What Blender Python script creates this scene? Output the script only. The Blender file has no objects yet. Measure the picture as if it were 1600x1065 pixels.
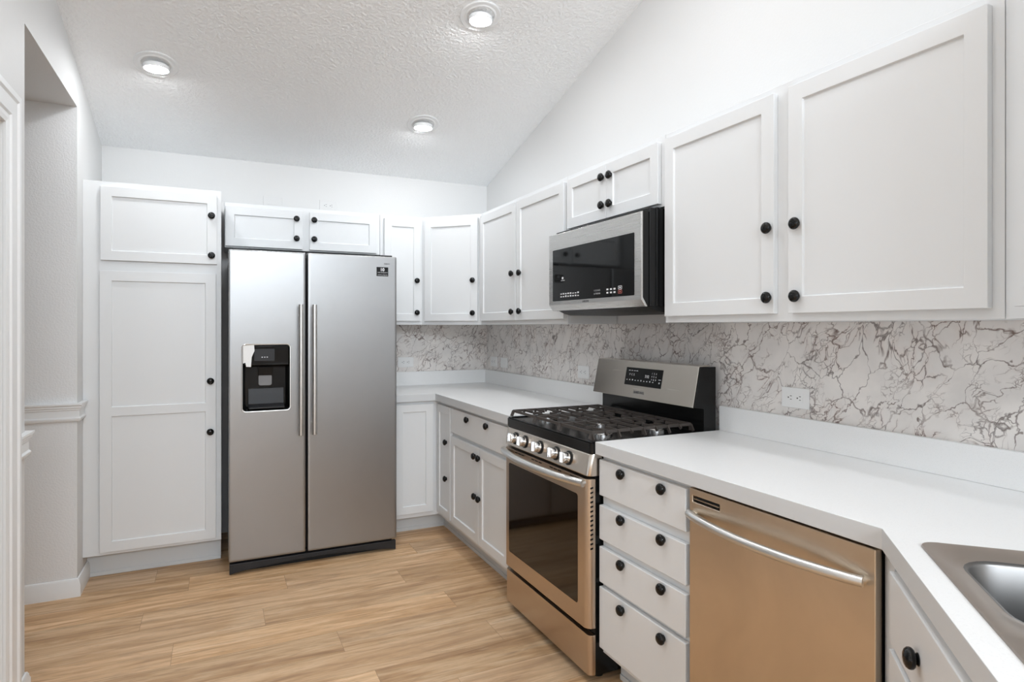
import bpy, bmesh, math, random
from mathutils import Vector, Matrix
from mathutils.geometry import tessellate_polygon
PI = math.pi
random.seed(7)
scn = bpy.context.scene
col = scn.collection

# ------------------------------------------------------------------ camera, world, exposure
cam_d = bpy.data.cameras.new('camera'); cam = bpy.data.objects.new('camera', cam_d); col.objects.link(cam)
cam.location = (-1.9139, -4.4627, 1.3416)
cam.rotation_euler = (PI/2, 0, -math.radians(25.5483))
cam_d.sensor_width = 36.0; cam_d.lens = 965.307/1600*36.0
cam_d.shift_y = -21.0/1600
cam_d.clip_start = 0.02
scn.camera = cam
scn.view_settings.view_transform = 'Standard'; scn.view_settings.look = 'None'
scn.view_settings.gamma = 1.0; scn.view_settings.use_curve_mapping = False
scn.view_settings.exposure = 0.24
scn.cycles.use_denoising = True
scn.cycles.max_bounces = 10; scn.cycles.diffuse_bounces = 6; scn.cycles.glossy_bounces = 4
scn.cycles.sample_clamp_indirect = 6.0
scn.cycles.caustics_reflective = False; scn.cycles.caustics_refractive = False
w = bpy.data.worlds.new('daylight_sky'); scn.world = w; w.use_nodes = True
w.node_tree.nodes['Background'].inputs[0].default_value = (0.86, 0.93, 1.0, 1)
w.node_tree.nodes['Background'].inputs[1].default_value = 1.0
def area(name, loc, rot, sx, sy, power, color=(1, 1, 1)):
    d = bpy.data.lights.new(name, 'AREA'); d.shape = 'RECTANGLE'; d.size = sx; d.size_y = sy
    d.energy = power; d.color = color
    o = bpy.data.objects.new(name, d); col.objects.link(o); o.location = loc; o.rotation_euler = rot
    return o
# fill lights added behind the camera, set in made-up windows
area('rear_fill_light', (-4.2, -9.12, 1.45), (PI/2, 0, 0), 3.2, 1.9, 40, (0.835, 0.92, 1.0))
area('high_fill_light', (-2.0, -9.12, 3.15), (PI/2, 0, 0), 3.4, 0.8, 165, (0.835, 0.92, 1.0))  # high fill light, added to even out the room
area('rear_fill_light', (-5.92, -6.3, 1.45), (PI/2, 0, -PI/2), 3.2, 1.9, 4, (0.835, 0.92, 1.0))
# unseen upward fill light, added to brighten the vaulted ceiling
area('upward_fill_light', (-1.95, -4.2, 2.1), (PI, 0, 0), 0.5, 0.5, 10, (0.87, 0.94, 1.0))
LAMP = 140.0; UNSEEN_LAMP = 170.0       # lens emission: lamps in view, and brighter out-of-view ones used as fill

# ------------------------------------------------------------------ materials
def new_mat(name):
    m = bpy.data.materials.new(name); m.use_nodes = True
    return m, m.node_tree, m.node_tree.nodes['Principled BSDF']
def nd(t, typ, **kw):
    n = t.nodes.new(typ)
    for k, v in kw.items():
        if k.startswith('i_'): n.inputs[k[2:].replace('_', ' ')].default_value = v
        else: setattr(n, k, v)
    return n
def mth(t, op, a, b=None, c=None, clamp=False):
    n = t.nodes.new('ShaderNodeMath'); n.operation = op; n.use_clamp = clamp
    for i, v in enumerate((a, b, c)):
        if v is None: continue
        if isinstance(v, (int, float)): n.inputs[i].default_value = v
        else: t.links.new(v, n.inputs[i])
    return n.outputs[0]
def mix(t, fac, a, b, mode='MIX'):
    n = t.nodes.new('ShaderNodeMix'); n.data_type = 'RGBA'; n.blend_type = mode
    for i, v in ((0, fac), (6, a), (7, b)):
        if isinstance(v, (int, float)): n.inputs[i].default_value = v
        elif isinstance(v, tuple): n.inputs[i].default_value = (*v, 1) if len(v) == 3 else v
        else: t.links.new(v, n.inputs[i])
    return n.outputs[2]
def ramp(t, fac, stops):
    n = t.nodes.new('ShaderNodeValToRGB'); e = n.color_ramp.elements
    while len(e) < len(stops): e.new(0.5)
    for el, (p, c) in zip(e, stops): el.position = p; el.color = (*c, 1) if len(c) == 3 else c
    t.links.new(fac, n.inputs[0]); return n.outputs[0]
def objco(t, scale=(1, 1, 1), rot=(0, 0, 0)):
    tc = t.nodes.new('ShaderNodeTexCoord'); mp = t.nodes.new('ShaderNodeMapping')
    mp.inputs['Scale'].default_value = scale; mp.inputs['Rotation'].default_value = rot
    t.links.new(tc.outputs['Object'], mp.inputs[0]); return mp.outputs[0]
def noise(t, vec, scale, detail=3, rough=0.5, dist=0.0):
    n = nd(t, 'ShaderNodeTexNoise', i_Scale=scale, i_Detail=detail, i_Roughness=rough, i_Distortion=dist)
    t.links.new(vec, n.inputs['Vector']); return n
def bump(t, b, h, strength, dist):
    n = nd(t, 'ShaderNodeBump', i_Strength=strength, i_Distance=dist)
    t.links.new(h, n.inputs['Height']); t.links.new(n.outputs[0], b.inputs['Normal'])
def plain(name, c, rough=0.5, metal=0.0, coat=0.0, spec=0.5, texture=None):
    m, t, b = new_mat(name)
    b.inputs['Base Color'].default_value = (*c, 1); b.inputs['Roughness'].default_value = rough
    b.inputs['Metallic'].default_value = metal; b.inputs['Coat Weight'].default_value = coat
    b.inputs['Specular IOR Level'].default_value = spec
    v = objco(t)
    n = noise(t, v, 35 if texture is None else texture[0], 3)
    if texture is None:
        t.links.new(mth(t, 'MULTIPLY_ADD', n.outputs[0], 0.06, rough-0.03), b.inputs['Roughness'])
    else:
        bump(t, b, n.outputs[0], texture[1], texture[2])
    return m
M = {}
def paint(name, c, scale, strength, dist, rough=0.6):
    m, t, b = new_mat(name); v = objco(t)
    n1 = noise(t, v, scale, 2, 0.5); n2 = noise(t, v, scale*2.3, 2, 0.5)
    h = mth(t, 'ADD', ramp(t, n1.outputs[0], [(0.42, (0, 0, 0)), (0.62, (1, 1, 1))]), mth(t, 'MULTIPLY', n2.outputs[0], 0.5))
    big = noise(t, v, 1.3, 2)
    t.links.new(mix(t, big.outputs[0], tuple(x*0.97 for x in c), tuple(min(1, x*1.02) for x in c)), b.inputs['Base Color'])
    b.inputs['Roughness'].default_value = rough; b.inputs['Specular IOR Level'].default_value = 0.3
    bump(t, b, h, strength, dist); return m
M['wall'] = paint('painted_wall', (0.72, 0.718, 0.712), 90, 0.10, 0.0012)
M['texwall'] = paint('orange_peel_wall', (0.80, 0.806, 0.81), 110, 0.20, 0.0018)
M['ceiling'] = paint('knockdown_ceiling', (0.92, 0.927, 0.93), 62, 0.55, 0.0045, 0.7)
M['unseen_grey'] = paint('unseen_wall_grey', (0.62, 0.615, 0.61), 90, 0.1, 0.0012)  # unseen rear wall, greyed to tune its reflection in the fridge
M['trim'] = plain('white_trim_paint', (0.83, 0.84, 0.845), 0.35)
M['cab'] = plain('white_cabinet_paint', (0.735, 0.748, 0.755), 0.38)
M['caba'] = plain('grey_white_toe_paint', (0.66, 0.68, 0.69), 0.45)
M['inside'] = plain('cabinet_inside', (0.55, 0.5, 0.45), 0.6)
M['black_gloss'] = plain('black_glossy_knob', (0.004, 0.004, 0.004), 0.10, spec=0.32)
M['black'] = plain('black_enamel', (0.006, 0.006, 0.006), 0.22, spec=0.28)
M['black_matt'] = plain('black_plastic', (0.010, 0.010, 0.010), 0.45, spec=0.25)
M['iron'] = plain('cast_iron', (0.045, 0.036, 0.031), 0.5, texture=(180, 0.2, 0.001))
M['dark_grey'] = plain('dark_grey_plastic', (0.022, 0.022, 0.024), 0.4, spec=0.3)
M['mid_grey'] = plain('mid_grey_plastic', (0.2, 0.2, 0.205), 0.35)
M['glass'] = plain('dark_appliance_glass', (0.004, 0.004, 0.004), 0.05, spec=0.30)
M['oven_glass'] = plain('dark_oven_glass', (0.010, 0.005, 0.002), 0.07, spec=0.40)
M['plate'] = plain('white_plastic_plate', (0.83, 0.83, 0.82), 0.3)
M['slot'] = plain('outlet_slot', (0.03, 0.03, 0.03), 0.6)
M['mark'] = plain('printed_white_marks', (0.75, 0.75, 0.77), 0.5)
M['mark_red'] = plain('printed_red_mark', (0.45, 0.12, 0.1), 0.5)
M['print_dark'] = plain('printed_dark_letters', (0.1, 0.1, 0.1), 0.5)
M['chrome'] = plain('polished_metal', (0.72, 0.71, 0.70), 0.18, metal=1.0)
M['alu'] = plain('satin_handle_metal', (0.70, 0.69, 0.67), 0.30, metal=1.0)

def steel(name, c, rough, axis, stain=0.0, bmp=0.015):
    """brushed stainless: fine streaks along one axis"""
    m, t, b = new_mat(name)
    sc = {'x': (2.5, 420, 420), 'y': (420, 2.5, 420), 'z': (420, 420, 2.5)}[axis]
    n = noise(t, objco(t, sc), 1.0, 1, 0.5)
    big = noise(t, objco(t), 2.2, 4, 0.6, 0.6)
    b.inputs['Metallic'].default_value = 1.0
    c2 = tuple(x*(1-stain) for x in c)
    base = mix(t, ramp(t, big.outputs[0], [(0.35, (0, 0, 0)), (0.7, (1, 1, 1))]), c, c2)
    t.links.new(mix(t, n.outputs[0], base, (0.55, 0.54, 0.53), 'MIX') if False else base, b.inputs['Base Color'])
    t.links.new(mth(t, 'MULTIPLY_ADD', n.outputs[0], 0.05, rough-0.025), b.inputs['Roughness'])
    if bmp: bump(t, b, n.outputs[0], bmp, 0.0004)
    return m
M['steel_h'] = steel('brushed_steel', (0.72, 0.66, 0.59), 0.26, 'x', 0.06, 0.0)
M['steel_m'] = steel('brushed_steel_microwave', (0.64, 0.625, 0.605), 0.28, 'x', 0.04, 0.0)
M['steel_o'] = steel('brushed_steel_oven_front', (0.60, 0.495, 0.395), 0.30, 'x', 0.08, 0.0)
M['steel_v'] = steel('brushed_steel_fridge', (0.345, 0.345, 0.345), 0.36, 'x', 0.05, 0.0)
M['steel_dw'] = steel('brushed_steel_stained', (0.73, 0.62, 0.495), 0.33, 'x', 0.14, 0.0)
M['steel_sink'] = plain('sink_rim_steel', (0.54, 0.475, 0.42), 0.30, metal=1.0)
M['steel_bowl'] = steel('shaded_bowl_steel', (0.24, 0.235, 0.23), 0.36, 'z', 0.05, 0.0)  # dim reflections inside the bowl put into a darker steel colour

M['edge'] = plain('counter_side_grey', (0.635, 0.65, 0.66), 0.45)  # greyer colour for the upright faces of the countertops
def counter_mat():
    m, t, b = new_mat('white_laminate_counter'); v = objco(t)
    n = noise(t, v, 320, 2, 0.6); n2 = noise(t, v, 90, 2)
    f = mth(t, 'MULTIPLY', ramp(t, n.outputs[0], [(0.55, (0, 0, 0)), (0.7, (1, 1, 1))]), 0.35)
    base = mix(t, f, (0.84, 0.84, 0.835), (0.70, 0.70, 0.70))
    t.links.new(base, b.inputs['Base Color']); b.inputs['Roughness'].default_value = 0.36
    bump(t, b, n2.outputs[0], 0.04, 0.0006); return m
M['counter'] = counter_mat()

def marble_mat(name, rot):
    m, t, b = new_mat(name)
    v = objco(t)
    def warp(vec, scale, amp, detail=2):
        n = noise(t, vec, scale, detail)
        s = nd(t, 'ShaderNodeVectorMath', operation='SUBTRACT'); t.links.new(n.outputs['Color'], s.inputs[0]); s.inputs[1].default_value = (0.5, 0.5, 0.5)
        k = nd(t, 'ShaderNodeVectorMath', operation='SCALE'); t.links.new(s.outputs[0], k.inputs[0]); k.inputs['Scale'].default_value = amp
        a = nd(t, 'ShaderNodeVectorMath', operation='ADD'); t.links.new(vec, a.inputs[0]); t.links.new(k.outputs[0], a.inputs[1])
        return a.outputs[0]
    # lean the cells, then stretch them along the lean
    r1 = nd(t, 'ShaderNodeMapping'); r1.inputs['Rotation'].default_value = rot; t.links.new(v, r1.inputs[0])
    w1 = warp(r1.outputs[0], 4.0, 0.16); w2 = warp(w1, 13.0, 0.060, 3); w3 = warp(w2, 45.0, 0.020, 3)
    mp = nd(t, 'ShaderNodeMapping'); mp.inputs['Scale'].default_value = (1.15, 1.15, 0.54); t.links.new(w3, mp.inputs[0])
    def cells(scale):
        n = nd(t, 'ShaderNodeTexVoronoi', feature='DISTANCE_TO_EDGE', i_Scale=scale); t.links.new(mp.outputs[0], n.inputs['Vector']); return n.outputs['Distance']
    dens = noise(t, v, 6.5, 2); thick = noise(t, v, 22.0, 3)
    d1 = cells(10.5); d2 = cells(24.0); d3 = cells(50.0)
    def vein(d, wmax, msk, wmin=0.008):
        wd = mth(t, 'MULTIPLY_ADD', msk, wmax, wmin)
        return mth(t, 'SUBTRACT', 1.0, mth(t, 'DIVIDE', d, wd), clamp=True)
    tk = ramp(t, thick.outputs[0], [(0.38, (0, 0, 0)), (0.70, (1, 1, 1))])
    m2 = ramp(t, dens.outputs[0], [(0.49, (0, 0, 0)), (0.60, (1, 1, 1))])
    m3 = ramp(t, noise(t, v, 9.0, 2).outputs[0], [(0.53, (0, 0, 0)), (0.63, (1, 1, 1))])
    fade = ramp(t, noise(t, v, 16.0, 2).outputs[0], [(0.30, (0.25, 0.25, 0.25)), (0.55, (1, 1, 1))])
    v1 = mth(t, 'MULTIPLY', vein(d1, 0.030, tk, 0.011), fade)
    v2 = mth(t, 'MULTIPLY', vein(d2, 0.046, tk, 0.018), m2)
    v3 = mth(t, 'MULTIPLY', mth(t, 'MULTIPLY', vein(d3, 0.08, tk, 0.03), m3), 0.8)
    vv = mth(t, 'MAXIMUM', mth(t, 'MAXIMUM', v1, v2), v3)
    halo = mth(t, 'MULTIPLY', mth(t, 'SUBTRACT', 1.0, mth(t, 'DIVIDE', d2, 0.22), clamp=True), m2)
    cloud = noise(t, w1, 8.0, 4, 0.55)
    base = mix(t, ramp(t, cloud.outputs[0], [(0.35, (0, 0, 0)), (0.68, (1, 1, 1))]), (0.83, 0.79, 0.755), (0.72, 0.69, 0.665))
    base = mix(t, mth(t, 'MULTIPLY', halo, 0.30), base, (0.66, 0.54, 0.49))
    hue = noise(t, v, 4.0, 2)
    vc = mix(t, ramp(t, hue.outputs[0], [(0.4, (0, 0, 0)), (0.6, (1, 1, 1))]), (0.125, 0.062, 0.042), (0.13, 0.10, 0.092))
    outc = mix(t, mth(t, 'MULTIPLY', mth(t, 'POWER', vv, 0.75), 0.92), base, vc)
    t.links.new(outc, b.inputs['Base Color']); b.inputs['Roughness'].default_value = 0.28
    return m
M['marble_y'] = marble_mat('veined_marble_sheet', (-math.radians(34), 0, 0))
M['marble_x'] = marble_mat('veined_marble_sheet', (0, -math.radians(34), 0))

def floor_mat():
    m, t, b = new_mat('oak_vinyl_planks')
    at = nd(t, 'ShaderNodeAttribute', attribute_name='plank'); tc = nd(t, 'ShaderNodeTexCoord')
    sep = nd(t, 'ShaderNodeSeparateXYZ'); t.links.new(tc.outputs['Object'], sep.inputs[0])
    rnd = at.outputs['Fac']
    cmb = nd(t, 'ShaderNodeCombineXYZ')
    t.links.new(mth(t, 'MULTIPLY_ADD', rnd, 37.0, sep.outputs[0]), cmb.inputs[0])
    t.links.new(mth(t, 'MULTIPLY_ADD', rnd, 11.0, sep.outputs[1]), cmb.inputs[1])
    def scaled(s):
        mp = nd(t, 'ShaderNodeMapping'); mp.inputs['Scale'].default_value = s; t.links.new(cmb.outputs[0], mp.inputs[0]); return mp.outputs[0]
    g1 = noise(t, scaled((0.9, 9, 1)), 1.7, 4, 0.62, 1.1)       # broad wavy bands of grain
    g2 = noise(t, scaled((2.4, 34, 1)), 1.8, 5, 0.68, 0.9)      # streaks
    g3 = noise(t, scaled((1.8, 6, 1)), 1.5, 4, 0.62, 1.6)       # knots and blotches
    g4 = noise(t, scaled((9, 60, 1)), 2.0, 3, 0.6, 0.5)         # fine flecks
    base = ramp(t, g1.outputs[0], [(0.28, (0.35, 0.18, 0.076)), (0.44, (0.565, 0.335, 0.165)), (0.58, (0.71, 0.468, 0.265)), (0.76, (0.81, 0.59, 0.385))])
    base = mix(t, mth(t, 'MULTIPLY', ramp(t, g2.outputs[0], [(0.50, (0, 0, 0)), (0.72, (1, 1, 1))]), 0.75), base, (0.34, 0.20, 0.11))
    base = mix(t, mth(t, 'MULTIPLY', ramp(t, g2.outputs[0], [(0.26, (1, 1, 1)), (0.46, (0, 0, 0))]), 0.45), base, (0.82, 0.64, 0.46))
    base = mix(t, mth(t, 'MULTIPLY', ramp(t, g3.outputs[0], [(0.56, (0, 0, 0)), (0.74, (1, 1, 1))]), 0.55), base, (0.40, 0.245, 0.14))
    base = mix(t, mth(t, 'MULTIPLY', ramp(t, g4.outputs[0], [(0.56, (0, 0, 0)), (0.72, (1, 1, 1))]), 0.35), base, (0.36, 0.22, 0.125))
    # each plank has its own tone; some are greyer
    tone = mth(t, 'MULTIPLY_ADD', rnd, 0.26, 0.86)
    cc = nd(t, 'ShaderNodeCombineColor')
    for i in range(3): t.links.new(tone, cc.inputs[i])
    base = mix(t, 1.0, base, cc.outputs[0], 'MULTIPLY')
    frac = mth(t, 'FRACT', mth(t, 'MULTIPLY', rnd, 7.31))
    base = mix(t, mth(t, 'MULTIPLY', frac, 0.28), base, (0.62, 0.48, 0.35))
    t.links.new(base, b.inputs['Base Color'])
    t.links.new(mth(t, 'MULTIPLY_ADD', g2.outputs[0], 0.2, 0.34), b.inputs['Roughness'])
    b.inputs['Specular IOR Level'].default_value = 0.35
    bump(t, b, g2.outputs[0], 0.12, 0.001)
    return m
M['floor'] = floor_mat()
M['gap'] = plain('plank_gap', (0.27, 0.175, 0.105), 0.8)
def emit(name, c, s):
    m, t, b = new_mat(name)
    b.inputs['Base Color'].default_value = (0.9, 0.9, 0.9, 1)
    b.inputs['Emission Color'].default_value = (*c, 1); b.inputs['Emission Strength'].default_value = s; return m
M['unseen_lamp'] = emit('unseen_lamp_lens', (0.925, 0.96, 1.0), UNSEEN_LAMP)  # out-of-view lamps, strength raised as fill
M['lamp'] = emit('lamp_lens', (0.94, 0.97, 1.0), LAMP)

# ------------------------------------------------------------------ mesh helpers
class MB:
    """collects vertices and faces of one mesh"""
    def __init__(s): s.v = []; s.f = []; s.mi = []; s.cur = 0
    def add(s, vs, fs):
        o = len(s.v); s.v += [tuple(x) for x in vs]; s.f += [tuple(i+o for i in f) for f in fs]; s.mi += [s.cur]*len(fs); return s
    def box(s, x0, x1, y0, y1, z0, z1):
        if x0 > x1: x0, x1 = x1, x0
        if y0 > y1: y0, y1 = y1, y0
        if z0 > z1: z0, z1 = z1, z0
        return s.add([(x0,y0,z0),(x1,y0,z0),(x1,y1,z0),(x0,y1,z0),(x0,y0,z1),(x1,y0,z1),(x1,y1,z1),(x0,y1,z1)],
                     [(0,3,2,1),(4,5,6,7),(0,1,5,4),(1,2,6,5),(2,3,7,6),(3,0,4,7)])
    def extrude(s, loops, axis, a0, a1):
        """polygon (outer loop and holes, 2-D) extruded along axis; 2-D axes are the other two in xyz order"""
        def P(p, a): return {'x': (a, p[0], p[1]), 'y': (p[0], a, p[1]), 'z': (p[0], p[1], a)}[axis]
        flat = [p for L in loops for p in L]; n = len(flat)
        tris = tessellate_polygon([[Vector((p[0], p[1], 0)) for p in L] for L in loops])
        fs = [tuple(t) for t in tris] + [tuple(i+n for i in reversed(t)) for t in tris]
        k = 0
        for L in loops:
            m = len(L)
            for i in range(m):
                a, c = k+i, k+(i+1) % m; fs.append((a, c, c+n, a+n))
            k += m
        return s.add([P(p, a0) for p in flat] + [P(p, a1) for p in flat], fs)
    def lathe(s, prof, seg=20, mat=None, cap=True):
        """prof: (radius, height) along local +z, then transformed by mat"""
        mat = mat or Matrix(); vs = []; fs = []
        for r, h in prof:
            for i in range(seg):
                a = 2*PI*i/seg; vs.append(mat @ Vector((r*math.cos(a), r*math.sin(a), h)))
        for j in range(len(prof)-1):
            for i in range(seg):
                a = j*seg+i; c = j*seg+(i+1) % seg; fs.append((a, c, c+seg, a+seg))
        if cap:
            fs.append(tuple(reversed(range(seg)))); fs.append(tuple((len(prof)-1)*seg+i for i in range(seg)))
        return s.add(vs, fs)
    def tube(s, path, r, seg=10, flat=1.0, up=Vector((0, 0, 1))):
        pts = [Vector(p) for p in path]; vs = []; fs = []
        for k, p in enumerate(pts):
            d = (pts[min(k+1, len(pts)-1)]-pts[max(k-1, 0)]).normalized()
            sx = d.cross(up)
            if sx.length < 1e-4: sx = d.cross(Vector((1, 0, 0)))
            sx.normalize(); sz = sx.cross(d).normalized()
            rr = r[k] if isinstance(r, (list, tuple)) else r
            for i in range(seg):
                a = 2*PI*i/seg; vs.append(p+sx*math.cos(a)*rr+sz*math.sin(a)*rr*flat)
        n = len(pts)
        for j in range(n-1):
            for i in range(seg):
                a = j*seg+i; c = j*seg+(i+1) % seg; fs.append((a, c, c+seg, a+seg))
        fs.append(tuple(reversed(range(seg)))); fs.append(tuple((n-1)*seg+i for i in range(seg)))
        return s.add(vs, fs)
    def loops(s, L, close_last=True, close_first=False):
        """bridge equal-length closed loops"""
        n = len(L[0]); vs = [p for l in L for p in l]; fs = []
        for j in range(len(L)-1):
            for i in range(n):
                a = j*n+i; c = j*n+(i+1) % n; fs.append((a, c, c+n, a+n))
        if close_last: fs.append(tuple((len(L)-1)*n+i for i in range(n)))
        if close_first: fs.append(tuple(reversed(range(n))))
        return s.add(vs, fs)
    def mesh(s, name, mats, sharp=32, merge=True):
        me = bpy.data.meshes.new(name); me.from_pydata(s.v, [], s.f)
        for m in (mats if isinstance(mats, (list, tuple)) else [mats]): me.materials.append(m)
        me.polygons.foreach_set('material_index', s.mi)
        bm = bmesh.new(); bm.from_mesh(me)
        if merge: bmesh.ops.remove_doubles(bm, verts=bm.verts, dist=1e-5)
        bmesh.ops.recalc_face_normals(bm, faces=bm.faces)
        for f in bm.faces: f.smooth = True
        bm.to_mesh(me); bm.free(); me.set_sharp_from_angle(angle=math.radians(sharp)); return me
    def build(s, name, mats, parent=None, bevel=0.0, seg=2, sharp=32, merge=True):
        o = bpy.data.objects.new(name, s.mesh(name, mats, sharp, merge)); col.objects.link(o)
        if parent is not None: o.parent = parent
        if bevel:
            b = o.modifiers.new('edge', 'BEVEL'); b.width = bevel; b.segments = seg; b.limit_method = 'ANGLE'; b.angle_limit = math.radians(40)
            b.harden_normals = True
        return o
def tag(o, label=None, cat=None, group=None, kind=None):
    if label: o['label'] = label
    if cat: o['category'] = cat
    if group: o['group'] = group
    if kind: o['kind'] = kind
    return o
def thing(name, label, cat, loc, rz=0.0, group=None):
    o = bpy.data.objects.new(name, None); col.objects.link(o); o.empty_display_size = 0.1
    o.location = loc; o.rotation_euler = (0, 0, rz); return tag(o, label, cat, group)
def struct(name, mb, mat, **kw): return tag(mb.build(name, mat, **kw), kind='structure')
def rrect(x0, x1, y0, y1, r, k=6):
    """rounded rectangle, 4*(k+1) points, counter-clockwise from the right-bottom corner"""
    out = []
    for cx, cy, a0 in ((x1-r, y0+r, -PI/2), (x1-r, y1-r, 0), (x0+r, y1-r, PI/2), (x0+r, y0+r, PI)):
        for i in range(k+1):
            a = a0+PI/2*i/k; out.append((cx+r*math.cos(a), cy+r*math.sin(a)))
    return out
FONT = {}
def text_mesh(name, s, size, mat, parent, m, depth=0.0003, bold=False):
    """lettering as a thin mesh; m places text x/y axes and normal in the parent's frame"""
    cu = bpy.data.curves.new('t', 'FONT'); cu.body = s; cu.size = size; cu.extrude = depth; cu.align_x = 'CENTER'; cu.align_y = 'CENTER'
    if bold: cu.offset = size*0.03
    cu.resolution_u = 3
    o = bpy.data.objects.new('t', cu); col.objects.link(o)
    dg = bpy.context.evaluated_depsgraph_get(); dg.update()
    me = bpy.data.meshes.new_from_object(o.evaluated_get(dg)); me.name = name
    bpy.data.objects.remove(o); bpy.data.curves.remove(cu)
    me.transform(m); me.materials.clear(); me.materials.append(mat)
    q = bpy.data.objects.new(name, me); col.objects.link(q); q.parent = parent; return q
def front_m(x, y, z):
    """text frame on a face looking along local -y"""
    return Matrix.Translation((x, y, z)) @ Matrix(((1, 0, 0, 0), (0, 0, -1, 0), (0, 1, 0, 0), (0, 0, 0, 1)))

# ------------------------------------------------------------------ the room
SL = 0.265; Z0 = 2.448; RIDGE = -4.7; XL = -2.5435; YE = -9.2
def cz(y): return Z0-SL*y if y >= RIDGE else Z0-SL*RIDGE
# floor: planks 0.19 x 1.21 laid along x
fm = MB(); PW = 0.19; PL = 1.21; attr = []
joint = {-1: -2.045, 0: -1.584, 1: -2.224, 2: -1.715, 3: -2.08, 4: -1.435, 5: -0.80, 6: -1.354}
fx0, fx1 = -6.0, 0.0
rr = random.Random(5)
for k in range(-5, 44):
    ya = -0.907-PW*k; yb = ya-PW
    j = joint.get(k, rr.uniform(-2.4, -1.2)); x = j-PL*math.ceil((j-fx0)/PL)
    while x < fx1:
        a, c = max(x, fx0), min(x+PL, fx1)
        if c-a > 0.01:
            fm.add([(a+0.0006, yb+0.0006, 0), (c-0.0006, yb+0.0006, 0), (c-0.0006, ya-0.0006, 0), (a+0.0006, ya-0.0006, 0)], [(0, 1, 2, 3)]); attr.append(rr.random())
        x += PL
npl = len(attr); fm.cur = 1
fm.box(fx0, fx1, YE, 0.0, -0.06, -0.0012)
fl = struct('floor', fm, [M['floor'], M['gap']], merge=False)
a_ = fl.data.attributes.new('plank', 'FLOAT', 'FACE')
a_.data.foreach_set('value', attr+[0.5]*(len(fl.data.polygons)-npl))
# ceiling: vaulted slab, two slopes meeting at a ridge
struct('ceiling', MB().extrude([[(0.1, cz(0.1)), (RIDGE, cz(RIDGE)), (YE-0.1, cz(YE-0.1)), (YE-0.1, cz(YE)+0.1), (RIDGE, cz(RIDGE)+0.12), (0.1, cz(0.1)+0.12)]], 'x', -6.1, 0.1), M['ceiling'])
struct('wall_back', MB().box(-4.6, 0.12, 0.0, 0.12, 0, Z0+0.03), M['wall'])
struct('wall_right', MB().extrude([[(0.0, 0), (YE, 0), (YE, cz(YE)+0.03), (RIDGE, cz(RIDGE)+0.03), (0.0, Z0+0.03)]], 'x', 0.0, 0.12), M['wall'])
OY0, OY1, OZ = -1.675, -0.735, 2.446        # cased-free opening in the left wall
DY0, DY1, DZ = -2.72, -1.90, 2.045          # door in the near part of the left wall
LE = -3.45
struct('wall_left', MB().extrude([[(0.0, 0), (0.0, Z0+0.03), (LE, cz(LE)+0.03), (LE, 0), (DY0, 0), (DY0, DZ), (DY1, DZ), (DY1, 0), (OY0, 0), (OY0, OZ), (OY1, OZ), (OY1, 0)]], 'x', XL-0.12, XL), M['wall'])
# hallway beyond the opening
struct('wall_hall_far', MB().box(-4.5, XL-0.0008, OY1-0.0005, OY1+0.1, 0, OZ+0.02), M['texwall'])
struct('wall_hall_near', MB().box(-4.5, XL-0.12, OY0-0.1, OY0, 0, OZ+0.02), M['texwall'])
struct('wall_hall_end', MB().box(-4.6, -4.5, OY0-0.1, OY1+0.1, 0, OZ+0.02), M['wall'])
struct('ceiling_hall', MB().box(-4.5, XL-0.12, OY0-0.1, OY1+0.1, OZ, OZ+0.06), M['wall'])
# the living space behind the camera
def window_wall(name, axis, loops, a0, a1): return struct(name, MB().extrude(loops, axis, a0, a1), M['wall'])
tag(MB().extrude([[(-6.0, 0), (0.0, 0), (0.0, cz(YE)+0.03), (-6.0, cz(YE)+0.03)], [(-5.8, 0.5), (-5.8, 2.4), (-2.6, 2.4), (-2.6, 0.5)], [(-3.7, 2.75), (-3.7, 3.55), (-0.3, 3.55), (-0.3, 2.75)]], 'y', YE-0.12, YE).build('wall_front', M['unseen_grey']), kind='structure')
window_wall('wall_living', 'x', [[(LE, 0), (YE, 0), (YE, cz(YE)+0.03), (RIDGE, cz(RIDGE)+0.03), (LE, cz(LE)+0.03)], [(-7.9, 0.5), (-4.7, 0.5), (-4.7, 2.4), (-7.9, 2.4)]], -6.12, -6.0)
struct('wall_divider', MB().box(-6.0, XL-0.12, LE, LE+0.12, 0, cz(LE)+0.02), M['wall'])
def added_window(name, mk):  # unseen window frames, added around the fill lights
    f = MB()
    for a, c, e, g in ((0, 3.2, 0, 0.06), (0, 3.2, 1.84, 1.9), (0, 0.06, 0, 1.9), (3.14, 3.2, 0, 1.9), (1.57, 1.63, 0, 1.9), (0, 3.2, 0.92, 0.98)): mk(f, a, c, e, g)
    return struct(name, f, M['trim'])
added_window('added_window_1', lambda f, a, c, e, g: f.box(-5.8+a, -5.8+c, YE-0.08, YE-0.03, 0.5+e, 0.5+g))
struct('added_window_3', MB().box(-3.7, -0.3, YE-0.08, YE-0.03, 2.75, 2.80).box(-3.7, -0.3, YE-0.08, YE-0.03, 3.50, 3.55).box(-3.7, -3.65, YE-0.08, YE-0.03, 2.80, 3.50).box(-0.35, -0.3, YE-0.08, YE-0.03, 2.80, 3.50).box(-2.025, -1.975, YE-0.08, YE-0.03, 2.80, 3.50), M['trim'])  # high window added out of view to hold the upper fill light
added_window('added_window_2', lambda f, a, c, e, g: f.box(-6.08, -6.03, -7.9+a, -7.9+c, 0.5+e, 0.5+g))

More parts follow.
